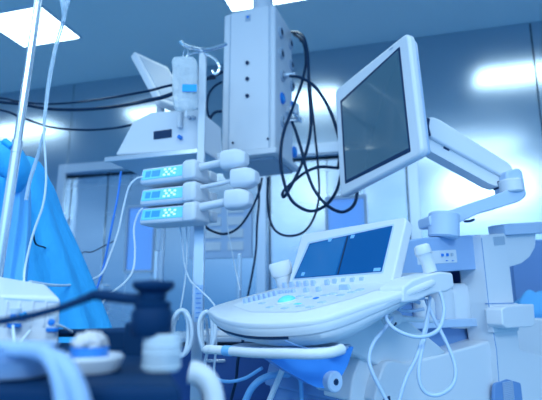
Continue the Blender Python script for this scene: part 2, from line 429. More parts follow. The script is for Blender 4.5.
# ------------------------------------------------------------------ syringe pumps
PD = V((math.cos(math.radians(24)), -math.sin(math.radians(24)), 0)); PNn = V((-math.sin(math.radians(24)), -math.cos(math.radians(24)), 0)); PA = (PD, PNn, ZV)
def make_pump(label, cy, headx, heady, rodr, idx):
    o = at(172.5, cy, 1.80)
    t = thing('syringe_pump', o - ZV * .034, label, 'syringe pump', 'syringe pumps on the pole')
    def p(a, n, z): return o + PD * a + PNn * n + ZV * z
    L = .116
    # body: slightly sloped front, rounded
    sec = [(-.07, -.033), (.040, -.033), (.046, -.022), (.034, .030), (.022, .033), (-.07, .033)]
    mb = MB().loft([[p(a, n, z) for n, z in sec] for a in (-L, L)])
    obj('housing', mb, 'plastic', t, bevel=.006, seg=2)
    fa = V((0, 0, 0)); d2 = (PNn * (-.012) + ZV * .052).normalized(); fn = PD.cross(d2).normalized()
    if fn.dot(PNn) < 0: fn = -fn
    fc = p(-.014, .040, .004)
    dp = obj('display_strip', MB().box(fc, (.190, .042, .006), (PD, d2, fn)), 'lcd', t, label='glowing blue control strip', bevel=.002)
    for a, w_ in ((-.078, .022), (-.042, .036)): obj('display_window', MB().box(fc + PD * (a + .012) + fn * .0035, (w_, .024, .003), (PD, d2, fn)), 'lcd_dark', dp)
    for i, (a, b) in enumerate(((.028, 0), (.040, .011), (.040, -.011), (.052, 0), (.020, .011), (.020, -.011), (.064, .008), (.064, -.008))):
        obj('lit_key', MB().box(fc + PD * (a - .01) + d2 * b + fn * .004, (.009, .007, .004), (PD, d2, fn)), 'led', dp)
    obj('drive_block', MB().loft([[p(.105 + a, n, z) for n, z in ((.062 - s, -.034 + s), (.062 - s, .03 - s), (.045, .040 - s), (-.04 + s, .040 - s), (-.05 + s, -.034 + s))] for a, s in ((-.024, .006), (-.016, 0), (.022, 0), (.032, .008))]), 'plastic', t, bevel=.005)
    hp = onp(headx, heady, o + PNn * .02, PNn)
    a0_ = p(.11, .02, 0); ax = (hp - a0_); ln = ax.length; axn = PD
    he = a0_ + PD * (ax.dot(PD))
    he.z = hp.z
    st = V((a0_.x, a0_.y, (he.z + o.z) / 2)); st2 = V((he.x, he.y, he.z))
    obj('plunger_rod', MB().tube([st, st2], rodr, 12, sub=1), 'plastic', t)
    hd = MB()
    rg = []
    for a, q in ((-.044, .86), (-.040, .96), (.010, 1.0), (.030, .86), (.044, .62), (.048, .5)):
        rg.append([he + PD * a + (PNn * (math.copysign(abs(math.cos(x)) ** .5, math.cos(x)) * .036) + ZV * (math.copysign(abs(math.sin(x)) ** .5, math.sin(x)) * .036)) * q for x in [2 * math.pi * k / 24 for k in range(24)]])
    obj('plunger_head', hd.loft(rg), 'plastic', t, bevel=.002, sharp=60)
    obj('rear_clamp', MB().box(p(.10, -.075, 0), (.075, .05, .04), PA), 'plastic', t, bevel=.006)
    return t
make_pump('topmost of three white syringe pumps with glowing blue control strip', 176, 235, 160, .014, 0)
make_pump('middle one of three white syringe pumps, its plunger pulled out furthest', 197, 245, 178.5, .008, 1)
make_pump('lowest of three white syringe pumps with glowing blue control strip', 216 - 0, 239, 199.5, .015, 2)

# ------------------------------------------------------------------ ultrasound machine
U = V((.8, .6, 0)); W = V((-.6, .8, 0))
th = math.radians(15)
KE = U * math.cos(th) + ZV * math.sin(th); KN = KE.cross(W).normalized()
KA = at(325, 318, 1.0)
def kl(a, b, h=0): return KA + KE * a + W * b + KN * h
def kp(x, y, h=0): return onp(x, y, KA + KN * h, KN)
us = thing('ultrasound_machine', V((KA + U * .45 + W * .25).xy.to_3d()), 'large white ultrasound machine with keyboard console, touch screen and big monitor on an arm', 'ultrasound machine')
def part(name, mb, m_, parent=None, **k): return obj(name, mb, m_, parent or us, **k)
out = [(.008, .466), (.035, .525), (.078, .548), (.157, .538), (.252, .512), (.34, .49), (.40, .44), (.42, .25), (.40, .03), (.33, -.035), (.262, -.040), (.19, -.030), (.127, -.012), (.065, -.002), (.015, .012), (-.022, .048), (-.05, .13), (-.056, .22), (-.040, .325), (-.018, .40)]
def smooth_closed(pts, sub=4):
    n = len(pts); o_ = []
    for i in range(n):
        a, b, c, d = [V((*pts[(i + k) % n], 0)) for k in (-1, 0, 1, 2)]
        for k in range(sub):
            t = k / sub; o_.append(.5 * (2 * b + (c - a) * t + (2 * a - 5 * b + 4 * c - d) * t * t + (3 * b - a - 3 * c + d) * t ** 3))
    return o_
so = smooth_closed(out)
cen = V((.19, .25, 0))
def thin(a, h):      # the housing gets thinner towards the rear
    t = min(1, max(0, (a - .06) / .26)); return h * (1 - .55 * t * t * (3 - 2 * t)) if h < -.02 else h
def ring(sc, h, da=0): return [kl(cen.x + (p.x - cen.x) * sc + da, cen.y + (p.y - cen.y) * sc, thin(cen.x + (p.x - cen.x) * sc + da, h)) for p in so]
part('console_top', MB().loft([ring(.985, 0), ring(.997, -.003), ring(1.0, -.009), ring(.999, -.012)]), 'plastic', sharp=60)
part('console_skirt', MB().loft([ring(.990, -.011), ring(.998, -.014), ring(.992, -.024), ring(.984, -.031), ring(.95, -.032)]), 'plastic', sharp=50)
part('console_bowl', MB().loft([ring(.955, -.030), ring(.968, -.036), ring(.955, -.048, .004), ring(.90, -.066, .022), ring(.80, -.078, .05), ring(.6, -.082, .08)]), 'plastic', sharp=60)
# inlay, control panel
inl = [kp(*q, .0008) for q in ((232, 305), (278, 291), (372, 280), (398, 283), (350, 299), (300, 312), (250, 312))]
part('control_panel', MB().prism(rnd(inl, .02), KN * .0004), 'plastic')
# drawer slot under the front edge
fs_ = [p for p in so if p.x < .03 and .07 < p.y < .44]
def arc(sc, h): return [kl(cen.x + (p.x - cen.x) * sc, cen.y + (p.y - cen.y) * sc, h) for p in fs_]
part('slot', MB().loft([arc(.975, -.0315) + arc(.93, -.0315)[::-1], arc(.975, -.0385) + arc(.93, -.0385)[::-1]]), 'dark', label='dark slot under the keyboard edge')
part('drawer_seam', MB().tube([kl(-.045, .085, -.036), kl(-.030, .07, -.050), kl(.0, .06, -.068)], .0012), 'plastic_mid')
part('edge_vent', MB().tube([kp(226, 320.5, -.0155), kp(240, 323, -.0155), kp(256, 324, -.0155)], .0016), 'plastic_mid')
# keys
def key(x, y, a=.013, b=.012, h=.010, m_='key', name='key'):
    c = kp(x, y)
    s = MB(); rg = []
    for hh, q in ((0, 1), (h * .8, .92), (h, .74)):
        rg.append([c + KE * sx * a / 2 * q + W * sy * b / 2 * q + KN * hh for sx, sy in ((-1, -1), (1, -1), (1, 1), (-1, 1))])
    return part(name, s.loft(rg), m_)
for q in ((285, 287.5), (292, 286.8), (299, 286.3), (306.5, 285.9), (313.7, 285.5), (327.7, 285.1), (335.7, 284.3), (344.7, 283.7), (353.5, 283.5), (363, 283)): key(*q, .009, .0145, .016)
for q in ((306.5, 292.5), (319, 291.6)): key(*q, .010, .015, .013)
key(345, 290, .010, .034, .014)
for i in range(7): key(246 + i * 4.9, 303.5 - i * 1.25, .0085, .015, .015)
for i in range(6): key(278.5 + i * 3.1, 294 - i * .25, .010, .007, .010)
for q in ((262, 304), (300, 297), (308, 298), (300, 307), (325, 296), (333, 294.5), (341, 296), (352, 293), (360, 290.5), (270, 308), (322, 303), (310, 308), (285, 309)): key(*q, .012, .022, .004)
key(316, 299, .012, .012, .004, 'sock_blue')
c = kp(287, 302)
tb = part('trackball_ring', MB().lathe(c, KN, [(.030, 0), (.030, .003), (.024, .005), (.020, .003)], 24), 'plastic')
obj('trackball', MB().lathe(c, KN, [(.024, .001), (.023, .007), (.018, .012), (.010, .0155), (.001, .017)], 24), 'cyan', tb, label='glowing cyan trackball')
key(298, 304.5, .010, .022, .003, 'cyan', 'lit_pad')

# touch screen panel
tl = math.radians(28)
TV = (U * math.sin(tl) + ZV * math.cos(tl)); TN = W.cross(TV).normalized()
if TN.dot(CAM - KA) < 0: TN = -TN
TP = kp(391, 283)
tq = [(302, 234), (407, 216.5), (391.5, 283), (286, 291)]
part('touch_panel_housing', pan(tq, TP, TN, .032, [.018, .018, .006, .006]), 'plastic', bevel=.007, seg=3)
tf = TP + TN * .0008
part('touch_screen_rim', pan([(308, 242), (394.5, 223.5), (383, 273), (292, 280)], TP + TN * .001, TN, .004, .006), 'plastic_blue')
ts = part('touch_screen', pan([(309.5, 243.5), (392.5, 225.5), (381.5, 271.5), (294, 278.5)], TP + TN * .002, TN, .003, .003), 'touch', label='dark blue touch screen')
obj('screen_page', pan([(310.5, 244.5), (346, 236.5), (335, 274.5), (295.5, 277.5)], TP + TN * .003, TN, .002), 'touch_lit', ts)
obj('screen_divider', pan([(347, 236), (348.2, 235.8), (338.2, 274), (337, 274.2)], TP + TN * .0035, TN, .002), 'dark', ts)
for q in ((330, 240), (352.5, 236.5), (303, 274)):
    c = onp(*q, TP + TN * .0035, TN); obj('screen_icon', MB().box(c, (.013, .011, .002), (W, TV, TN)), 'icon', ts)
c = onp(377, 269.5, TP + TN * .0035, TN); obj('screen_icon', MB().box(c, (.022, .009, .002), (W, TV, TN)), 'icon', ts)

# rear arm of console that carries the probe holder, right end
ra = [kl(.262, -.05, -.004), kl(.40, -.045, -.004), kl(.46, .02, -.004), kl(.44, .10, -.004), kl(.25, .08, -.004)]
part('probe_holder', pan([(403, 287), (413, 279.5), (420, 277), (441, 271.5), (453, 273), (454.5, 287), (447, 292), (432, 294), (418, 301), (403, 303)], KA - W * .035, -W, .07, .008), 'plastic', bevel=.012, seg=3)
# under-console pedestal arm
part('lift_arm', MB().loft([[kl(a, b, h) for a, b in ((.12, .16), (.36, .12), (.36, .34), (.12, .34))] for h in (-.075, -.09)] + [[p + U * .24 - ZV * .12 for p in [kl(.16, .16, -.09), kl(.36, .14, -.09), kl(.36, .34, -.09), kl(.16, .34, -.09)]]]), 'plastic', bevel=.012)
# handle bar in front
hb = [(342, 349, 1.02), (330, 352.5, 1.0), (310, 354, 1.0), (285, 353.5, 1.03), (255, 353, 1.09), (230, 351, 1.16), (212, 349.5, 1.20)]
part('front_handle', MB().tube([at(*q) for q in hb], [.0105] * 7, 14), 'plastic', sharp=80)
part('handle_tip', MB().tube([at(212, 349.5, 1.2), at(207, 349.5, 1.215), at(203.5, 350, 1.24)], [.0105, .0105, .006], 14), 'plastic')
part('handle_ring', MB().tube([at(231.5, 351.1, 1.156), at(224.5, 350.6, 1.172)], .0118, 14, sub=1), 'hose_blue', label='blue ring on the handle')
HZ = at(280, 346, 1.15)
part('handle_tray', MB().prism(rnd([at(226, 346.5, 1.26), at(300, 347, 1.12), at(345, 347, 1.06), at(352, 344, 1.2), at(300, 342.5, 1.38), at(240, 343, 1.42)], .02), ZV * -.008), 'plastic_blue', bevel=.003)
part('blue_bracket', pan([(270, 360), (300, 357), (344, 349), (354, 346), (348, 365), (334, 390), (315, 387), (288, 372)], at(320, 365, 1.10), (V((.35, -.93, .0))).normalized(), .05, .006), 'plastic_deep', bevel=.006, label='saturated blue bracket')
part('hinge_boss', MB().cyl(at(336, 382, 1.10), at(336, 382, 1.10) + W * .05 - U * 0, .022, 20), 'plastic_blue')
part('hinge_pin', MB().cyl(at(336, 382, 1.10) - W * .002, at(336, 382, 1.10) + W * .01, .007, 12), 'dark')

# cart body
SN_ = -W
def S(off): return KA + W * (off + .12)
# main lower mass down to the floor
zt = at(440, 330, 1.3).z
lo = [S(.10) + U * a for a in (.12, .95)]
core = MB()
core.prism([V((*(S(.09) + U * .26).xy, .12)), V((*(S(.09) + U * .95).xy, .12)), V((*(S(.43) + U * .95).xy, .12)), V((*(S(.43) + U * .26).xy, .12))], ZV * (.80 - .12))
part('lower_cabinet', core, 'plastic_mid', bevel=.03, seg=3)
part('side_wall', pan([(338, 402), (342, 378), (352, 345), (368, 322), (392, 306), (440, 300), (486, 300), (492, 402)], S(.10), SN_, .32, .01), 'plastic_mid', bevel=.01)  # mid blue carries the recess shade on this white body
part('fender', MB().prism(rnd([onp(x, y, S(.055), SN_) for x, y in ((350, 402), (353, 378), (364, 350), (378, 331), (392, 320), (399, 328), (387, 342), (379, 358), (373, 378), (371, 402))], .012), W * .10), 'plastic', bevel=.008, seg=3)
part('side_cover', pan([(374, 402), (378, 382), (385, 362), (393, 360), (406, 363), (425, 359), (476, 345), (494, 339), (498, 360), (501, 402)], S(.02), SN_, .12, .012), 'plastic', bevel=.012, seg=3)
part('cover_slot', pan([(384, 398), (390, 396), (391, 402), (383, 402)], S(.018), SN_, .03), 'dark')
# portal: column + band
part('side_column', pan([(481, 235), (506, 233), (509, 258), (514, 303), (520, 350), (545, 356), (552, 402), (500, 402), (496, 350), (488, 303)], S(0), SN_, .09, .006), 'plastic', bevel=.008, seg=3)
part('column_seam_and_edge_shade', pan([(488, 303.2), (514, 302.6), (514.1, 303.6), (488.1, 304.2)], S(-.001), SN_, .01), 'plastic_mid')
part('column_seam_and_edge_shade', MB().tube([onp(x, y, S(-.0005), SN_) for x, y in ((481.5, 238), (488.5, 303), (496.5, 350), (500.5, 402))], .0012, sub=1), 'plastic_mid')  # dark line added as painted shade along the column edge
part('column_window', pan([(493, 237), (504.5, 236.2), (505.3, 244.5), (494.5, 245.5)], S(-.0015), SN_, .012, .003), 'grey', label='small blue-grey window')
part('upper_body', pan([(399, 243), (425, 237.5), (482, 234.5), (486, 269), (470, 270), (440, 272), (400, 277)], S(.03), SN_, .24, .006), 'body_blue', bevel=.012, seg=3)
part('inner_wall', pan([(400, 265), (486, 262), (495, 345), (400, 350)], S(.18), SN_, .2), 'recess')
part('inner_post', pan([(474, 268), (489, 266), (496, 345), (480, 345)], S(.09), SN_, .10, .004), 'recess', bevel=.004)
bp = part('button_plate', pan([(417, 252), (456, 249.5), (457.5, 262.5), (418, 265)], S(.029), SN_, .006, .003), 'plastic', bevel=.001)
for i, x in enumerate((442.5, 447.5, 452)):
    c = onp(x, 255 - i * .3, S(.026), SN_); obj('plate_button', MB().box(c, (.0085, .004, .0085), (U, W, ZV)), 'sock_blue' if i < 2 else 'grey', bp)
for x in (447, 453): c = onp(x, 260.6, S(.027), SN_); obj('plate_mark', MB().box(c, (.008, .003, .002), (U, W, ZV)), 'sock_blue', bp)
# top deck, drum
part('top_deck', pan([(504, 225), (508, 223.5), (560, 221), (560, 232), (506, 235)], S(-.005), SN_, .06, .004), 'plastic_blue', bevel=.008, seg=2)
part('rear_bumper', pan([(500, 235.5), (536, 233), (535.5, 247), (530, 257), (522, 263.5), (512, 266.5), (508, 267)], S(.012), SN_, .28, .010), 'plastic', bevel=.02, seg=4)
# side cup on column
part('column_cup', pan([(502, 309), (506, 306.5), (534, 304), (535.5, 324), (532, 327), (507, 328.5), (503, 325)], S(-.05), SN_, .055, .006), 'plastic', bevel=.007, seg=3)
part('cup_plate', pan([(490, 309), (518, 303), (519, 331), (494, 333)], S(-.008), SN_, .02, .004), 'plastic', bevel=.004)
# grille
gr = part('speaker_grille', pan([(495, 384), (507, 379), (521, 383), (523, 402), (494, 402)], S(-.002), SN_, .01, .010), 'plastic_mid', bevel=.002)
gm = MB(); g0 = onp(508.5, 391, S(-.004), SN_)
for i in range(-5, 6): gm.box(g0 + U * (i * .006), (.0016, .0016, .052), (U, W, ZV))
for i in range(-5, 6): gm.box(g0 + ZV * (i * .0055), (.062, .0016, .0016), (U, W, ZV))
obj('grille_mesh', gm, 'plastic_blue', gr)
# accessory cups in the recess
def cup(name, x0, y0, x1, y1, off, dep):
    a = onp(x0, y0, S(off), SN_); b = onp(x1, y1, S(off), SN_); c = (a + b) / 2
    rg = []
    wd = abs((b - a).dot(U)); hh = abs(a.z - b.z)
    for z, s in ((-.5, .80), (-.44, .93), (-.2, 1), (.25, 1), (.44, .92), (.5, .7)):
        rg.append([c + W * dep / 2 + ZV * z * hh + U * math.cos(2 * math.pi * k / 24) * wd / 2 * s + W * math.sin(2 * math.pi * k / 24) * dep / 2 * s for k in range(24)])
    return part(name, MB().loft(rg), 'plastic', sharp=70)
cup('accessory_cup', 442, 285, 462, 324, .07, .08); cup('accessory_cup', 457, 283, 478, 328, .06, .08)
cup('accessory_cup', 424, 297, 441, 322, .05, .06)
part('cup_shelf', pan([(395, 322), (484, 318), (485, 326), (395, 330)], S(.05), SN_, .12, .003), 'plastic_blue', bevel=.004)
# cable hook hub with bar
part('cable_hook', MB().cyl(at(388, 319, 1.20), at(396, 317.5, 1.24), .018, 18), 'plastic')
part('hook_bar', MB().tube([at(395, 318, 1.23), at(410, 319, 1.28), at(432, 320, 1.36)], .008, 10), 'plastic')
part('hook_hole', MB().cyl(at(393.5, 323.5, 1.195), at(394.5, 323.3, 1.205), .006, 12), 'dark')
# base and casters
part('base_plate', MB().box((S(.26) + U * .5).xy.to_3d() + ZV * .12, (1.0, .50, .07), (U, W, ZV)), 'plastic', bevel=.025, seg=3)
for a in (.08, .92):
    for b in (.05, .47):
        c = (S(b) + U * a).xy.to_3d() + ZV * .06
        cw = part('caster', MB().cyl(c - W * .02, c + W * .02, .06, 20), 'dark')
        obj('caster_fork', MB().box(c + ZV * .035, (.05, .05, .05), (U, W, ZV)), 'plastic_blue', cw, bevel=.01)

# monitor
MW = V((.42, -.9075, 0)).normalized(); ml = math.radians(3)
MB_ = V((.9075, .42, 0)).normalized()
MV = MB_ * math.sin(ml) + ZV * math.cos(ml); MN = MW.cross(MV).normalized()
if MN.dot(CAM - at(380, 110, 1.6)) < 0: MN = -MN
MP = at(408, 36, 1.46)
mo = part('monitor', pan([(334.5, 90.5), (408, 31), (422.5, 154), (340, 197.5)], MP, MN, .030, [.025, .03, .03, .02]), 'plastic', bevel=.009, seg=3)
def moff(px, off): return [onp(x, y, MP + MN * off, MN) for x, y in px]
obj('screen_rim', pan([(340.2, 101), (399.6, 46.5), (410.5, 151.5), (345, 184)], MP + MN * .0012, MN, .005, .004), 'dark', mo)
msn = obj('screen', pan([(342, 102.5), (398, 50), (408.5, 148), (346.5, 180)], MP + MN * .002, MN, .004, .003), 'screen', mo, label='dark blue-grey monitor screen')
c = onp(391, 48.5, MP + MN * .001, MN); obj('bezel_mark', MB().box(c, (.018, .004, .002), (MW, MV, MN)), 'grey', mo)
bc = [onp(x, y, MP, MN) for x, y in ((334.5, 90.5), (408, 31), (422.5, 154), (340, 197.5))]
mc = sum(bc, V((0, 0, 0))) / 4
obj('back_shell', MB().loft([[mc + (p - mc) * s - MN * d for p in bc] for s, d in ((.94, .026), (.93, .050), (.88, .058), (.70, .075), (.6, .08))]), 'plastic_blue', mo, bevel=.006)
# arms
YA = 1.66
base = at(444, 236, 1.55)
ab = part('arm_base', MB().cyl(at(443.5, 238, 1.52), at(444, 213, 1.52), .047, 32), 'plastic_blue')
la = MB()
e_x = [(429, 214, 1.47), (430, 235, 1.47)]
LP = at(470, 215, 1.52); LN = V((.12, -.99, 0)).normalized()
la = pan([(428.5, 216), (446, 211.5), (470, 203), (500, 193), (512, 188), (525, 184), (525.5, 195), (521, 201), (505, 206), (480, 213), (461, 222), (450, 226), (430, 226)], LP, LN, .085, .008)
part('lower_arm', la, 'plastic_blue', bevel=.012, seg=3)
part('arm_clip', MB().tube([at(464, 221.5, 1.5), at(470, 221, 1.49), at(474, 219.5, 1.5)], .004), 'dark')
part('elbow', pan([(506, 171), (518, 167.5), (523, 171), (527, 196), (522, 200), (508, 201)], LP + V((0, .005, 0)), LN, .075, .010), 'plastic_blue', bevel=.012, seg=3)
part('elbow_sleeve', MB().cyl(at(512, 193, 1.56), at(510, 180, 1.56), .036, 24), 'plastic')
UP_ = at(470, 150, 1.56); UN = V((.10, -.99, 0)).normalized()
part('upper_arm', pan([(426, 119), (432, 116), (440, 119), (510, 163), (514, 169), (509, 180), (503, 177), (430, 137)], UP_, UN, .07, .010), 'plastic', bevel=.010, seg=3)
part('arm_underside', pan([(428, 134), (434, 139), (505, 180), (508, 184), (499, 187), (490, 184), (430, 151)], UP_ - UN * .012, UN, .055, .006), 'plastic', bevel=.006)
part('arm_socket', pan([(444, 146), (450, 147.5), (449, 151), (443.5, 148)], UP_ - UN * .010, UN, .01), 'dark')
part('arm_pad', pan([(498, 181), (510, 180), (511, 186), (500, 188)], UP_ - UN * .006, UN, .04, .003), 'dark')
part('tilt_joint', MB().cyl(mc - MN * .05, V((at(430, 134, 1.58))), .03, 20), 'plastic_blue')
part('arm_end_cap', MB().tube([at(427, 119, 1.545), at(426, 127, 1.545), at(428, 136, 1.545)], .010, 10), 'dark')

# ------------------------------------------------------------------ transducers
def transducer(name, pts, radii, flat, label, ax):
    t = thing(name, pts[-1], label, 'ultrasound probe')
    rg = []
    d = (pts[-1] - pts[0]).normalized(); sx = ax; sy = d.cross(ax).normalized(); sx = sy.cross(d).normalized()
    for p, (r1, r2) in zip(pts, radii):
        rg.append([p + sx * math.cos(2 * math.pi * k / 20) * r1 + sy * math.sin(2 * math.pi * k / 20) * r2 for k in range(20)])
    n = flat
    obj('probe_head', MB().loft(rg[:n]), 'plastic', t, sharp=60, bevel=.002)
    obj('probe_grip', MB().loft(rg[n - 1:]), 'plastic', t, sharp=60)
    return t
transducer('ultrasound_probe', [at(*q) for q in ((421, 244.5, 1.19), (421.5, 246, 1.19), (423, 252, 1.19), (424, 254.5, 1.19), (425, 257, 1.19), (428, 264, 1.19), (430.5, 272.5, 1.19))], [(.012, .012), (.0185, .018), (.0205, .02), (.0195, .019), (.0165, .016), (.0155, .015), (.0165, .016)], 4, 'white ultrasound probe standing in the holder at the right end of the keyboard', RT)
transducer('ultrasound_probe', [at(*q) for q in ((279, 262, 1.62), (280, 265, 1.62), (281.5, 270.5, 1.62), (282, 275, 1.62), (282.5, 277, 1.62), (284, 285, 1.62), (288, 296, 1.62), (290, 302, 1.62))], [(.034, .012), (.038, .015), (.037, .016), (.034, .017), (.026, .016), (.023, .016), (.020, .015), (.017, .015)], 5, 'white ultrasound probe with wide head behind the far end of the keyboard', RT)
part('far_probe_holder', MB().tube([kl(.30, .49, -.01), at(293, 297, 1.60), at(290, 299, 1.62)], .016, 12), 'plastic')

# probe cords at the cart
cord = [
 ([(437, 286, 1.2), (442, 298, 1.16), (444, 312, 1.12), (438, 330, 1.08), (420, 337, 1.07), (400, 332, 1.08), (388, 322, 1.1), (387, 312, 1.12), (396, 304, 1.15), (412, 300, 1.18), (424, 298, 1.2)], 'pale probe cord making a big loop below the probe holder'),
 ([(392, 318, 1.17), (386, 327, 1.14), (374, 342, 1.1), (369, 358, 1.08), (372, 372, 1.07), (380, 388, 1.07), (388, 403, 1.07)], 'pale probe cord hanging leftmost from the cable hook'),
 ([(430, 297, 1.2), (428, 312, 1.17), (424, 332, 1.13), (416, 358, 1.1), (406, 378, 1.08), (398, 404, 1.07)], 'pale probe cord running down straight from the holder to the lower left'),
 ([(426, 300, 1.2), (434, 318, 1.16), (446, 342, 1.12), (455, 366, 1.1), (453, 384, 1.09), (441, 394, 1.08), (428, 394, 1.08), (420, 384, 1.08), (419, 366, 1.09), (424, 340, 1.12), (428, 318, 1.16)], 'pale probe cord hanging in a long teardrop loop in front of the side cover'),
 ([(420, 303, 1.2), (412, 301, 1.2), (404, 304, 1.2), (400, 309, 1.2), (410, 311, 1.2), (424, 309, 1.2)], 'short pale cord coil under the probe holder')]
for p, l in cord: cable('probe_cord', p, .0042, 'tube_grey', l, 'probe cord', 'probe cords')

# ------------------------------------------------------------------ black hoses of the pendant
def hose(pts, r, l, name='gas_hose'):
    return cable(name, pts, r, 'rubber', l, 'hose', 'black hoses of the pendant')
for (x, y), nm in (((282, 76), 'upper'), ((282.5, 122), 'lower')):
    c = plugs[(x, y)]
    t = thing('gas_plug', c, 'grey gas plug in the %s of the two used pendant sockets' % nm, 'gas plug', 'gas plugs')
    obj('plug_body', MB().lathe(c, FD, [(.014, .010), (.014, .03), (.011, .034), (.011, .05), (.007, .055), (.007, .07)], 16), 'alu', t)
    obj('plug_ring', MB().cyl(c + FD * .016, c + FD * .024, .0165, 16), 'grey', t)
hose([(290, 76, 2.16), (300, 77.5, 2.12), (312, 84, 2.1), (322, 96, 2.08), (331, 113, 2.06), (338, 134, 2.05), (341, 150, 2.1), (338, 168, 2.2)], .0075, 'black hose curving from the upper plug to behind the monitor')
hose([(292, 32, 2.46), (299, 33, 2.3), (305, 40, 2.2), (308, 58, 2.15), (309, 90, 2.12), (311, 122, 2.1), (308, 145, 2.1), (301, 166, 2.1), (291, 186, 2.1), (284, 197, 2.1), (283, 192, 2.12), (292, 183, 2.13), (306, 172, 2.14), (320, 167, 2.15), (338, 168, 2.2)], .0072, 'black hose from the top of the pendant side to a tight bend at bottom')
hose([(294, 34, 2.42), (303, 42, 2.26), (306, 62, 2.2), (301, 85, 2.16), (291, 112, 2.12), (283, 135, 2.1), (280.5, 158, 2.08), (283, 178, 2.06), (290, 198, 2.05), (301, 208, 2.05), (313, 211, 2.05), (326, 205, 2.06), (336, 192, 2.08), (341, 175, 2.15)], .0072, 'black hose crossing in front of the pendant side and looping right at the bottom')
hose([(292, 122, 2.16), (296, 132, 2.12), (302, 152, 2.08), (307, 172, 2.06), (315, 191, 2.04), (328, 206, 2.03), (342, 212, 2.03), (353, 206, 2.05), (357, 194, 2.08), (356, 178, 2.15), (352, 160, 2.2)], .0072, 'black hose from the lower plug hanging in the rightmost bottom loop')
hose([(300, 40, 2.37), (306, 48, 2.26), (309, 75, 2.22), (312, 105, 2.2), (315, 135, 2.2), (318, 165, 2.22), (319, 195, 2.22), (315, 215, 2.22), (305, 231, 2.22), (290, 236, 2.22), (277, 232, 2.22), (270, 220, 2.22), (267.5, 200, 2.25), (268, 178, 2.3)], .0055, 'thin black cable hanging lowest under the pendant in a wide loop')
hose([(262, 178, 2.34), (259, 192, 2.3), (250, 212, 2.25), (238, 228, 2.2), (224, 234, 2.15), (210, 230, 2.05), (203, 224, 1.96)], .0055, 'thin black cable sagging from the pendant to the pump pole')
hose([(258, 178, 2.35), (259, 200, 2.4), (257, 225, 2.45), (256, 250, 2.5), (252, 275, 2.55), (247, 300, 2.6)], .0055, 'thin dark cable hanging straight down below the pendant')
hose([(263, 178, 2.34), (258, 205, 2.4), (254, 240, 2.45), (250, 270, 2.5), (248, 300, 2.55)], .004, 'thinnest dark cable hanging under the pendant beside a straight one') if False else None
for i, (p, r, l) in enumerate((
  ([(-420, 60,  2.6), (-160, 84,  2.6), (-10, 97, 2.6), (15, 101, 2.6), (45, 104, 2.6), (80, 102, 2.6), (115, 97, 2.2), (150, 90.5, 2.05), (172, 85, 2.0), (215, 78, 2.2)], .006, 'uppermost dark cable sagging across the steel wall at left'),
  ([(-420, 60,  2.5), (-160, 84,  2.5), (-10, 101, 2.5), (20, 104, 2.5), (50, 109, 2.5), (85, 109.5, 2.5), (120, 106, 2.3), (150, 100, 2.04), (172, 94, 2.0), (222, 72, 2.2)], .009, 'thick middle dark cable sagging across the steel wall at left'),
  ([(-420, 60,  2.4), (-160, 84,  2.4), (-10, 108, 2.4), (20, 117, 2.4), (50, 127, 2.4), (85, 130, 2.4), (115, 128, 2.4), (135, 124, 2.4)], .006, 'lowest dark cable sagging across the steel wall towards the shelf'))):
    cable('overhead_cable', p, r, 'rubber', l, 'cable', 'dark overhead cables')
cable('shelf_cable', [(222, 82, 2.3), (215, 86, 2.28), (209, 94, 2.25), (207, 108, 2.2), (212, 128, 2.15)], .006, 'rubber', 'short black cable curling beside the white pole below the hook')
cable('shelf_cable', [(222, 111, 2.2), (214, 113, 2.2), (209, 122, 2.18), (208, 136, 2.15), (210, 146, 2.1)], .007, 'rubber', 'black cable bending down between pole and pendant above the pumps')

# ------------------------------------------------------------------ infusion lines
cable('infusion_line', [(143, 177, 1.8), (136, 179, 1.8), (129, 187, 1.8), (124, 205, 1.8), (118, 232, 1.78), (110, 255, 1.75), (102, 273, 1.7), (90, 280, 1.6), (70, 285, 1.4), (50, 285, 1.15), (30, 282, 1.0)], .0036, 'tube', 'white infusion line sagging from the topmost pump to the white manifold box', 'infusion line', 'white infusion lines')
cable('infusion_line', [(143, 208, 1.8), (138, 214, 1.8), (134, 228, 1.8), (135, 250, 1.78), (133, 270, 1.75), (124, 283, 1.7), (108, 296, 1.6), (99, 310, 1.55), (101, 330, 1.5), (104, 345, 1.45)], .0036, 'white_tube' if False else 'tube', 'white infusion line hanging from the lowest pump down to the dark cabinet', 'infusion line', 'white infusion lines')
cable('infusion_line', [(177, 218, 1.85), (182, 236, 1.85), (184, 262, 1.85), (190, 280, 1.85), (200, 290, 1.8), (212, 302, 1.78), (222, 318, 1.78)], .003, 'tube', 'thin pale line from under the lowest pump to the right of the pole', 'infusion line', 'white infusion lines')
cable('infusion_line', [(186, 218, 1.86), (187, 245, 1.86), (186, 270, 1.86), (183, 295, 1.86), (178, 320, 1.86)], .003, 'tube', 'thin pale line hanging straight below the pumps left of the pole', 'infusion line', 'white infusion lines')
cable('blue_line', [(121, 172, 2.05), (118, 195, 2.0), (112, 225, 1.95), (105, 260, 1.9), (98, 285, 1.85), (88, 308, 1.8), (76, 330, 1.75), (66, 370, 1.72), (60, 450, 1.7), (58, 560, 1.7), (58, 655, 1.7)], .0045, 'tube_blue', 'bright blue line hanging from the shelf edge down past the dark door', 'infusion line')
cable('thin_wire', [(33, 232, 1.2), (36, 244, 1.25), (46, 248, 1.4), (56, 255, 1.6), (66, 259, 1.8), (76, 257, 1.95), (84, 252, 2.05), (92, 252, 2.1), (104, 246, 2.1), (116, 240, 2.1)], .0024, 'rubber', 'thin dark wire running wavy from the blue gown across the door', 'wire')
cable('pale_cord', [(227, 205, 2.1), (228, 230, 2.1), (234, 262, 2.05), (240, 290, 2.0)], .0025, 'tube', 'very thin pale cord slanting down behind the pole towards the chrome post', 'wire')
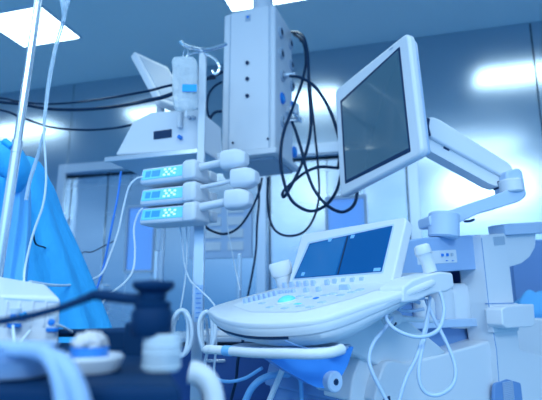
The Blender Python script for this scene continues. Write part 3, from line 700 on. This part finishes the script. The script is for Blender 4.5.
# ------------------------------------------------------------------ leaning chrome IV pole
A1 = at(38.5, 0, 1.06); A2 = at(3, 240, 1.06); ad = (A1 - A2).normalized()
foot = A2 + ad * ((0.03 - A2.z) / ad.z); top = A2 + ad * ((2.1 - A2.z) / ad.z)
iv = thing('drip_stand', V((foot.x, foot.y, 0)), 'slim leaning chrome drip stand at the far left of the picture', 'drip stand')
jn = A2 + ad * ((at(14, 148, 1.06).z - A2.z) / ad.z)
obj('lower_pole', MB().tube([foot, jn], .0106, 16, sub=1), 'chrome', iv)
obj('upper_pole', MB().tube([jn, top], .0090, 16, sub=1), 'chrome', iv)
obj('top_hook', MB().tube([top + RT * -.05 + ZV * .02, top + RT * -.04, top, top + RT * .04, top + RT * .05 + ZV * .02], .005), 'chrome', iv)
obj('height_collar', MB().cyl(jn - ad * .012, jn + ad * .018, .0115, 16), 'chrome', iv)
obj('collar_knob', MB().cyl(at(4, 141, 1.055), at(12, 147, 1.055), .008, 14), 'label_blue', iv, label='small blue clamp knob')
for k in range(5):
    a = k * 2 * math.pi / 5; e2 = V((foot.x, foot.y, .05)) + V((math.cos(a), math.sin(a), 0)) * .22
    lg = obj('leg', MB().tube([V((foot.x, foot.y, .06)), e2], .011, sub=1), 'chrome', iv)
    obj('caster', MB().cyl(e2 + V((-.01, 0, -.025)), e2 + V((.01, 0, -.025)), .024, 12), 'dark', lg)

t = thing('drip_line', at(45, 126, 1.0), 'clear drip line hanging beside the leaning chrome pole', 'drip line')
obj('clear_strip', MB().tube([top + V((0, 0, -.01)), at(60, -60, 1.0), at(62, -6, .98), at(64, 8, .98), at(63, 22, .99), at(56, 46, 1.0), (at(50, 75, 1.0)), at(46, 105, 1.0), at(44, 126, 1.0)], [.004, .005, .007, .007, .0045, .004, .0045, .004, .003], 8), 'clear', t)
obj('clear_strip', MB().tube([top + V((.01, 0, -.01)), at(70, -60, 1.0), at(69, -6, .98), at(66, 8, .98), at(64, 22, .985)], .004, 8), 'clear', t)
obj('thin_tube', MB().tube([at(44, 126, 1.0), at(44, 136, 1.0), at(45.5, 160, 1.0), at(46, 182, 1.0), at(43, 205, 1.0), at(35, 228, 1.0), at(30, 245, 1.0), at(25, 268, 1.0), at(24, 282, .98)], .0022, 6), 'tube', t)
obj('side_strip', MB().tube([at(45, 128, 1.02), at(38, 155, 1.04), at(30, 180, 1.05), at(26, 200, 1.05)], [.003, .004, .004, .004], 8), 'clear', t)

# ------------------------------------------------------------------ blue gown hanging
YG = 1.32
gn = thing('surgical_gown', V((at(-5, 300, YG).x, YG + .12, 0)), 'bright blue surgical gown draped over a stand at the left edge', 'gown')
rows = [(138, -38, -4, .10), (143, -44, 8, .16), (152, -48, 16, .22), (166, -50, 23, .25), (185, -52, 29, .26), (210, -54, 37, .28), (240, -56, 49, .30), (280, -60, 64, .33), (320, -62, 79, .36), (380, -66, 100, .40), (430, -70, 118, .42)]
rings = []
for i, (y, x0, x1, d) in enumerate(rows):
    c = at((x0 + x1) / 2, y, YG); c.y = YG + .17; hw = (x1 - x0) / 2 / F * YG; r_ = []
    for k in range(72):
        a = 2 * math.pi * k / 72
        q_ = math.sin(10 * a + .6 * math.sin(i * .8) + i * .10)
        fold = 1 + (.03 + .012 * i) * (abs(q_) ** .7 * math.copysign(1, q_)) + .02 * math.sin(19 * a + i * .5)
        rr = fold if math.cos(a) < .96 else 1
        r_.append(c + RT * math.cos(a) * hw * (1 + (fold - 1) * .45) + V((0, 1, 0)) * math.sin(a) * d / 2 * fold + ZV * .008 * math.sin(5 * a + i))
    rings.append(r_)
obj('gown_cloth', MB().loft(rings), 'gown', gn, sharp=80, subdiv=1)
# lighter front flap
fl = MB(); ra, rb = [], []
fq = [(168, 9, 26), (185, 8, 32), (205, 7, 32), (230, 5, 32), (255, 3, 30), (272, 2, 29), (290, 0, 27)]
for y, x0, x1 in fq:
    row = []
    for k in range(9):
        t_ = k / 8; yy = 1.25 - .02 * math.sin(t_ * math.pi) + .012 * math.sin(t_ * 11 + y * .03) + (.055 if k == 8 else 0) - (y - 168) * .0002
        row.append(at(x0 + (x1 - x0) * t_, y, yy))
    ra.append(row)
bm_ = fl.bm
va = [[bm_.verts.new(p) for p in r] for r in ra]
for r, s_ in zip(va, va[1:]):
    for k in range(8): bm_.faces.new([r[k], r[k + 1], s_[k + 1], s_[k]])
fo = obj('front_flap', fl, 'gown_light', gn, sharp=80)
so_ = fo.modifiers.new('thick', 'SOLIDIFY'); so_.thickness = .004
q = fo.modifiers.new('sub', 'SUBSURF'); q.levels = 1; q.render_levels = 2
# stand inside
obj('stand_pole', MB().tube([V((at(-16, 300, YG).x, YG + .17, 0.02)), V((at(-16, 300, YG).x, YG + .17, at(0, 145, YG).z))], .015, sub=1), 'chrome', gn)
tag(obj('sleeve_cloth', MB().tube([at(-12, 150, 1.2), at(0, 156, 1.19), at(11, 164, 1.19), at(19, 178, 1.2), at(14, 190, 1.22)], [.03, .04, .042, .034, .02], 14), 'gown', gn, sharp=80), '', '') if False else obj('sleeve', MB().tube([at(-14, 150, 1.22), at(-1, 156, 1.21), at(9, 162, 1.20), at(17, 174, 1.20), at(15, 190, 1.22)], [.03, .042, .044, .034, .016], 14), 'gown', gn, sharp=80)

# ------------------------------------------------------------------ dark cabinet in the foreground
CT = .948
cab = thing('dark_cabinet', (-.22, .68, 0), 'dark navy equipment cabinet in the blurred foreground at lower left', 'cabinet')
cx1 = at(190, 372, .52).x
def cpoly(e, z): return [V((-.48 - e, .47 - e, z)), V((-.083 + e, .47 - e, z)), V((-.225 + e, .93 + e, z)), V((-.48 - e, .93 + e, z))]
obj('body', MB().prism(cpoly(0, .02), ZV * (CT - .05)), 'navy', cab, bevel=.01)
obj('top_plate', MB().prism(cpoly(.003, CT - .035), ZV * .03), 'navy', cab, bevel=.006)
obj('rear_rail', MB().tube([at(24, 333, .93), at(80, 333, .91), at(143, 331, .88)], .007, sub=1), 'navy', cab)
obj('rail_post', MB().box(at(136, 352, .74) , (.030, .03, .085)), 'navy', cab, bevel=.004)
obj('rail_post', MB().box(at(41, 344, .88), (.05, .03, .05)), 'navy', cab, bevel=.004)
obj('back_board', MB().box(at(115, 352, .82), (.085, .02, .07)), 'navy', cab, bevel=.004)
for y in (.3, .55, .8): obj('drawer_line', MB().box((-.28, .469, y), (.36, .008, .012)), 'dark', cab)

# suction regulator jar
rgY = .56
rb_ = at(161, 377, rgY); rb_.z = CT - .004
reg = thing('suction_regulator', rb_, 'dark knobbed suction regulator on a clear jar on the navy cabinet, out of focus', 'regulator')
def zz(y): return at(160, y, rgY).z
def ctr(x, y): return at(x, y, rgY)
obj('jar', MB().lathe(V((rb_.x, rb_.y, 0)), ZV, [(.018, CT - .004), (.021, CT), (.021, zz(338)), (.019, zz(333))], 24), 'jar', reg, label='clear ribbed jar')
for z in (zz(345), zz(352), zz(366)): obj('jar_rib', MB().lathe(V((rb_.x, rb_.y, 0)), ZV, [(.0195, z - .002), (.0222, z), (.0195, z + .002)], 24), 'jar', reg)
k0 = ctr(152, 320)
obj('collar', MB().lathe(V((k0.x, k0.y, 0)), ZV, [(.020, zz(336)), (.0225, zz(333)), (.0225, zz(312)), (.019, zz(308)), (.020, zz(306)), (.0205, zz(303)), (.017, zz(301))], 24), 'navy', reg)
obj('neck', MB().lathe(V((k0.x, k0.y, 0)), ZV, [(.014, zz(304)), (.0145, zz(295)), (.016, zz(290))], 20), 'navy', reg)
obj('cap', MB().lathe(V((k0.x, k0.y, 0)), ZV, [(.015, zz(293)), (.0225, zz(288)), (.0235, zz(284)), (.022, zz(281.5)), (.010, zz(281)), (.006, zz(280))], 24), 'navy', reg)
obj('spout_arm', MB().tube([at(146, 299, rgY), at(128, 298.5, rgY), at(108, 296, rgY), at(95, 295, rgY), at(84, 299, .55), at(60, 308, .54), at(30, 316, .53), at(-8, 323, .52)], [.006, .0062, .0065, .0058, .0045, .004, .004, .004], 12), 'navy', reg)
# cup with gauze on a dish
dp = at(88, 374, .56); dp.z = CT - .004
tag(obj('white_dish', MB().lathe(V((dp.x, dp.y, 0)), ZV, [(.030, CT - .004), (.033, CT), (.037, CT + .010), (.035, CT + .013), (.031, CT + .007), (.004, CT + .006)], 28), 'plastic'), 'white dish under the small blue cup, out of focus', 'dish')
cp = thing('gauze_cup', V((dp.x, dp.y, CT + .007)), 'small blue cup with white crumpled gauze on top, out of focus', 'cup')
obj('cup_body', MB().lathe(V((dp.x, dp.y, CT + .006)), ZV, [(.017, 0), (.020, .003), (.0205, .016), (.0195, .016), (.018, .004)], 24), 'plastic_deep', cp)
g = MB(); bmesh.ops.create_icosphere(g.bm, subdivisions=4, radius=1)
gx = at(90, 350, .56)
for v in g.bm.verts:
    q = v.co.copy(); k_ = 1 + .12 * math.sin(9 * q.x + 3 * q.z) * math.cos(8 * q.y) + .06 * math.sin(21 * q.x * q.z)
    v.co = V((gx.x + q.x * .0185 * k_, gx.y + q.y * .018 * k_, CT + .0265 + q.z * .011 * k_))
obj('gauze', g, 'gauze', cp, sharp=80)
# stacked shallow dishes at the left edge
d2 = at(14, 378, .52); d2.z = CT
for i, l in enumerate(('lower of two stacked white basins at the lower left edge', 'upper of two stacked white basins at the lower left edge')):
    z = CT - .004 + i * .014
    tag(obj('basin', MB().lathe(V((d2.x, d2.y, 0)), ZV, [(.026, z), (.032, z + .002), (.038, z + .016), (.040, z + .018), (.037, z + .018), (.030, z + .006), (.003, z + .004)], 28), 'body_blue'), l, 'basin', 'white basins')  # white basins darkened, foreground shade sits in their colour
# thick white breathing hoses, the forked pair with its shade in the blue colour
Yh = .47
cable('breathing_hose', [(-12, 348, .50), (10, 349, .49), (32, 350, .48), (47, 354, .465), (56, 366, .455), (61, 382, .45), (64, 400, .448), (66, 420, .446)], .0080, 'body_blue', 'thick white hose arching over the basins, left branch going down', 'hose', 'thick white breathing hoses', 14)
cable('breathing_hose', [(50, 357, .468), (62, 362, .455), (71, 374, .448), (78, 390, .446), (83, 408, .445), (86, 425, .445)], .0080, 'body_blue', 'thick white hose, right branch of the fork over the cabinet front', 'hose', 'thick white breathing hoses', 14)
cable('breathing_hose', [(190, 372, .60), (199, 374, .60), (207, 381, .60), (212, 393, .60), (214, 412, .60), (214, 440, .6)], .013, 'plastic', 'fat white hose curving down beside the right edge of the navy cabinet', 'hose', 'thick white breathing hoses', 16)

# ------------------------------------------------------------------ white manifold box
MFP = at(60, 331, .86); MFN = V((.12, -.99, 0)).normalized()
mfz = CT - .004
mf = thing('manifold_box', V((at(28, 331, .9).x, .92, mfz)), 'white box with sloped lid and blue stopcocks in front of the blue gown', 'infusion device')
fl_ = [onp(x, y, MFP, MFN) for x, y in ((-8, 331), (59, 331), (60.5, 300), (56, 296.5), (-8, 294.5))]
bk = [at(-8, 275, 1.0), at(46, 284.5, .98), at(49, 290, .985), at(49, 325, .985), at(-8, 325, 1.0)]
for p in (fl_[0], fl_[1]): p.z = mfz
for p in (bk[3], bk[4]): p.z = mfz
b_ = MB().loft([[fl_[0], fl_[1], fl_[2], fl_[3], fl_[4]], [bk[4], bk[3], bk[2], bk[1], bk[0]]])
obj('housing', b_, 'plastic', mf, bevel=.005, seg=3)
c_ = [at(31, 289.5, .90), at(44, 292, .90)]
for x in (6, 19, 32, 45): 
    a, b = onp(x, 301, MFP, MFN), onp(x, 327, MFP, MFN)
    obj('rib', MB().box((a + b) / 2, (.004, .006, (a - b).length), (V((.99, .12, 0)), MFN, ZV)), 'plastic', mf, bevel=.0015)
obj('front_rim', pan([(4, 297.5), (59, 301.5), (59, 303), (4, 299)], MFP + MFN * .001, MFN, .004), 'plastic_blue', mf)
def stopcock(x, y, s, label, lever):
    c = onp(x, y, MFP + MFN * .013, MFN)
    t = thing('stopcock', c, label, 'stopcock', 'blue stopcocks')
    obj('stopcock_body', MB().lathe(c - ZV * .012 * s, ZV, [(.004, -.006), (.0105 * s, -.003), (.0105 * s, .002), (.0075 * s, .004), (.0075 * s, .02 * s), (.009 * s, .022 * s), (.009 * s, .026 * s)], 16), 'jar', t)
    obj('stopcock_ring', MB().lathe(c - ZV * .012 * s, ZV, [(.008, -.006), (.0112 * s, -.004), (.0112 * s, .0015), (.008, .002)], 16), 'sock_blue', t)
    obj('stopcock_core', MB().lathe(c + MFN * .006, MFN, [(.0055, 0), (.0055, .004), (.003, .005)], 12), 'sock_blue', t)
    if lever:
        obj('lever', MB().tube([c + ZV * .004, c + ZV * .0045 + RT * .012], .0022, sub=1), 'label_blue', t)
        obj('lever_knob', MB().lathe(c + ZV * .0045 + RT * .012, RT, [(.002, 0), (.0045, .002), (.0045, .005), (.002, .007)], 12), 'label_blue', t)
stopcock(15, 317, 1.0, 'blue stopcock with a side lever at the left of the white box', True)
stopcock(53, 322, .9, 'blue stopcock without lever at the right end of the white box', False)
cable('manifold_line', [(13, 325, .83), (13.5, 334, .82), (15, 346, .80)], .0022, 'tube', 'short thin tube hanging below the left stopcock', 'infusion line', 'manifold lines')
cable('manifold_line', [(30, 331, .83), (24, 338, .82), (16, 347, .80)], .0022, 'tube', 'short thin tube slanting from the box bottom to the left', 'infusion line', 'manifold lines')
cable('manifold_line', [(55, 324, .84), (63, 327, .86), (72, 332, .9)], .0022, 'tube', 'short thin tube leaving the right stopcock to the right', 'infusion line', 'manifold lines')

# ------------------------------------------------------------------ clutter behind the console
def post(x, y, Y, label, r):
    p = at(x, y, Y); t = thing('chrome_post', V((p.x, p.y, 0)), label, 'post', 'chrome posts')
    obj('post_rod', MB().cyl(V((p.x, p.y, .02)), p, r, 18), 'chrome', t)
    obj('post_foot', MB().lathe(V((p.x, p.y, 0)), ZV, [(.12, 0), (.12, .015), (.03, .03)], 24), 'alu', t)
    return t
post(239.5, 254, 2.9, 'chrome post standing behind the far end of the keyboard', .015)
pq = post(157, 251, 2.9, 'chrome post standing behind the dark regulator cap', .015)
obj('clear_sleeve', MB().cyl(at(158, 251, 2.9), at(159.5, 221, 2.9), .018, 14), 'clear', pq)
# trolley with trays
tz = at(230, 337, 2.2).z
tr = thing('instrument_trolley', (at(225, 337, 2.2).x, 2.35, 0), 'low steel trolley behind the console, mostly hidden by the handle', 'trolley')
tx = at(258, 337, 2.2).x
obj('top_shelf', MB().box((tx, 2.38, tz - .01), (.84, .40, .02)), 'alu', tr, bevel=.004)
obj('drawer_block', MB().box((tx, 2.39, tz - .19), (.78, .34, .30)), 'deep', tr, bevel=.006)
for q_ in (-.2, .2): obj('drawer_handle', MB().box((tx + q_, 2.212, tz - .10), (.12, .014, .014)), 'chrome', tr, bevel=.003)
obj('lower_shelf', MB().box((tx, 2.38, .35), (.80, .35, .02)), 'alu', tr, bevel=.004)
for sx in (-1, 1):
    for sy in (-1, 1): obj('leg', MB().tube([V((tx + sx * .40, 2.38 + sy * .18, .0)), V((tx + sx * .40, 2.38 + sy * .18, tz))], .012, sub=1), 'chrome', tr)
tag(obj('steel_tray', MB().prism(rnd([V((tx - .26, 2.24, tz)), V((tx + .02, 2.24, tz)), V((tx + .02, 2.46, tz)), V((tx - .26, 2.46, tz))], .03), ZV * .022), 'plastic', bevel=.006), 'white tray on the trolley behind the console', 'tray')
tag(obj('instrument_case', MB().box((tx - .12, 2.38, tz + .037), (.20, .12, .035)), 'plastic_blue', bevel=.006), 'flat pale blue case lying on the white tray', 'case')
# coiled white tubing on the pole
for i, (x, y, rx, ry, l) in enumerate(((181, 332, 9, 22, 'coil of white tubing hanging left of the pole beside the regulator jar'), (207, 330, 7, 20, 'coil of white tubing hanging right of the pole'))):
    pts = []
    for k in range(97):
        a = 2 * math.pi * k / 16 + i; q_ = 1 + .22 * math.sin(k * .29 + i)
        pts.append(at(x + math.cos(a) * rx * q_, y + math.sin(a) * ry * (1 + .10 * math.sin(k * .41)), 1.80 + .03 * math.sin(k * .23)))
    tag(obj('tubing_coil', MB().tube(pts, .0068, 7, 3), 'tube', sharp=80), l, 'tubing coil', 'coils of white tubing')
for p, r, m_, l in (
  ([(206, 318, 1.86), (208, 345, 1.86), (204, 372, 1.86), (208, 404, 1.86)], .0055, 'tube', 'white tube hanging down right of the pole'),
  ([(213, 318, 1.8), (216, 345, 1.8), (214, 372, 1.8), (216, 404, 1.8)], .004, 'tube', 'thin white tube hanging beside the pole, rightmost of two'),
  ([(200, 370, 1.7), (222, 381, 1.65), (243, 379, 1.6), (262, 368, 1.55)], .0055, 'hose_blue', 'blue tube sagging between the pole and the handle'),
  ([(244, 404, 1.5), (252, 388, 1.5), (264, 378, 1.5), (282, 374, 1.5), (300, 376, 1.5)], .010, 'hose_blue', 'thick blue hose arching under the handle'),
  ([(268, 404, 1.45), (276, 385, 1.45), (284, 366, 1.45), (290, 350, 1.45)], .008, 'tube', 'pale slanting hose under the handle'),
  ([(302, 404, 1.42), (301, 385, 1.42), (299, 366, 1.42), (297, 352, 1.42)], .006, 'hose_blue', 'blue hose hanging straight under the blue bracket'),
  ([(243, 340, 1.7), (238, 360, 1.7), (236, 380, 1.7), (230, 404, 1.7)], .005, 'rubber', 'dark cable hanging below the trolley top')):
    cable('hanging_tube', p, r, m_, l, 'tube', 'tubes hanging below the console')

# ------------------------------------------------------------------ bed at the right
bz = at(535, 318, 2.6).z
bd = thing('hospital_bed', V((1.8, 2.9, 0)), 'white hospital bed end with blue sheet at the right edge behind the machine', 'bed')
bo = at(513, 318, 2.6)
BD = V((.95, -.31, 0)).normalized(); BB = V((.31, .95, 0)).normalized()
def bq(a, d, z): return V((bo.x, bo.y, 0)) + BD * a + BB * d + ZV * z
obj('side_panel', MB().prism(rnd([bq(0, 0, bz), bq(0, 0, bz - .30), bq(.9, 0, bz - .30), bq(.9, 0, bz)], .03), BB * .04), 'plastic', bd, bevel=.01)
obj('frame', MB().box(bq(.45, .20, bz - .2), (.9, .36, .12), (BD, BB, ZV)), 'plastic_blue', bd, bevel=.01)
obj('mattress', MB().box(bq(.45, .20, bz - .07), (.86, .34, .13), (BD, BB, ZV)), 'gown', bd, bevel=.03, seg=3)
for a in (.08, .82):
    for d in (.06, .34): obj('leg', MB().tube([bq(a, d, 0), bq(a, d, bz - .2)], .025, sub=1), 'alu', bd)
g = MB(); bmesh.ops.create_grid(g.bm, x_segments=40, y_segments=24, size=1)
bc_ = bq(.24, .20, bz - .004)
for v in g.bm.verts:
    x, y = v.co.x, v.co.y; r2 = max(abs(x), abs(y))
    v.co = bc_ + BD * x * .235 + BB * y * .14 + ZV * ((.135 + .018 * math.sin(5 * x + 3 * y) + .012 * math.sin(11 * x - 4 * y)) * max(0, 1 - r2 ** 4) + .003)
bl = obj('folded_drape', g, 'gown_light', sharp=80); bl.modifiers.new('thick', 'SOLIDIFY').thickness = .004
tag(bl, 'crumpled bright blue drape lying on the bed at the right edge', 'drape')

# ------------------------------------------------------------------ made-up cupboard, stands in for the shaded space behind the bed
c0 = at(512, 300, 3.2)
cb = thing('shade_cupboard', (c0.x + .5, 3.16, 0), 'dark blue cupboard added for the shaded space behind the bed at the right edge', 'cupboard')
ctop = at(512, 236, 3.2).z - .03
CC = lambda a, d, z: V((c0.x, 3.2, 0)) + WD * a + WN * -d + ZV * z
obj('carcass', MB().box(CC(.55, .10, ctop / 2), (1.1, .2, ctop), WAX), 'plastic_mid', cb, bevel=.006)
for a in (.28, .82):
    d_ = obj('door', MB().box(CC(a, -.008, ctop / 2), (.52, .016, ctop - .06), WAX), 'plastic_mid', cb, bevel=.004)
    obj('handle', MB().box(CC(a + .2, -.022, ctop * .6), (.014, .014, .16), WAX), 'chrome', d_, bevel=.003)
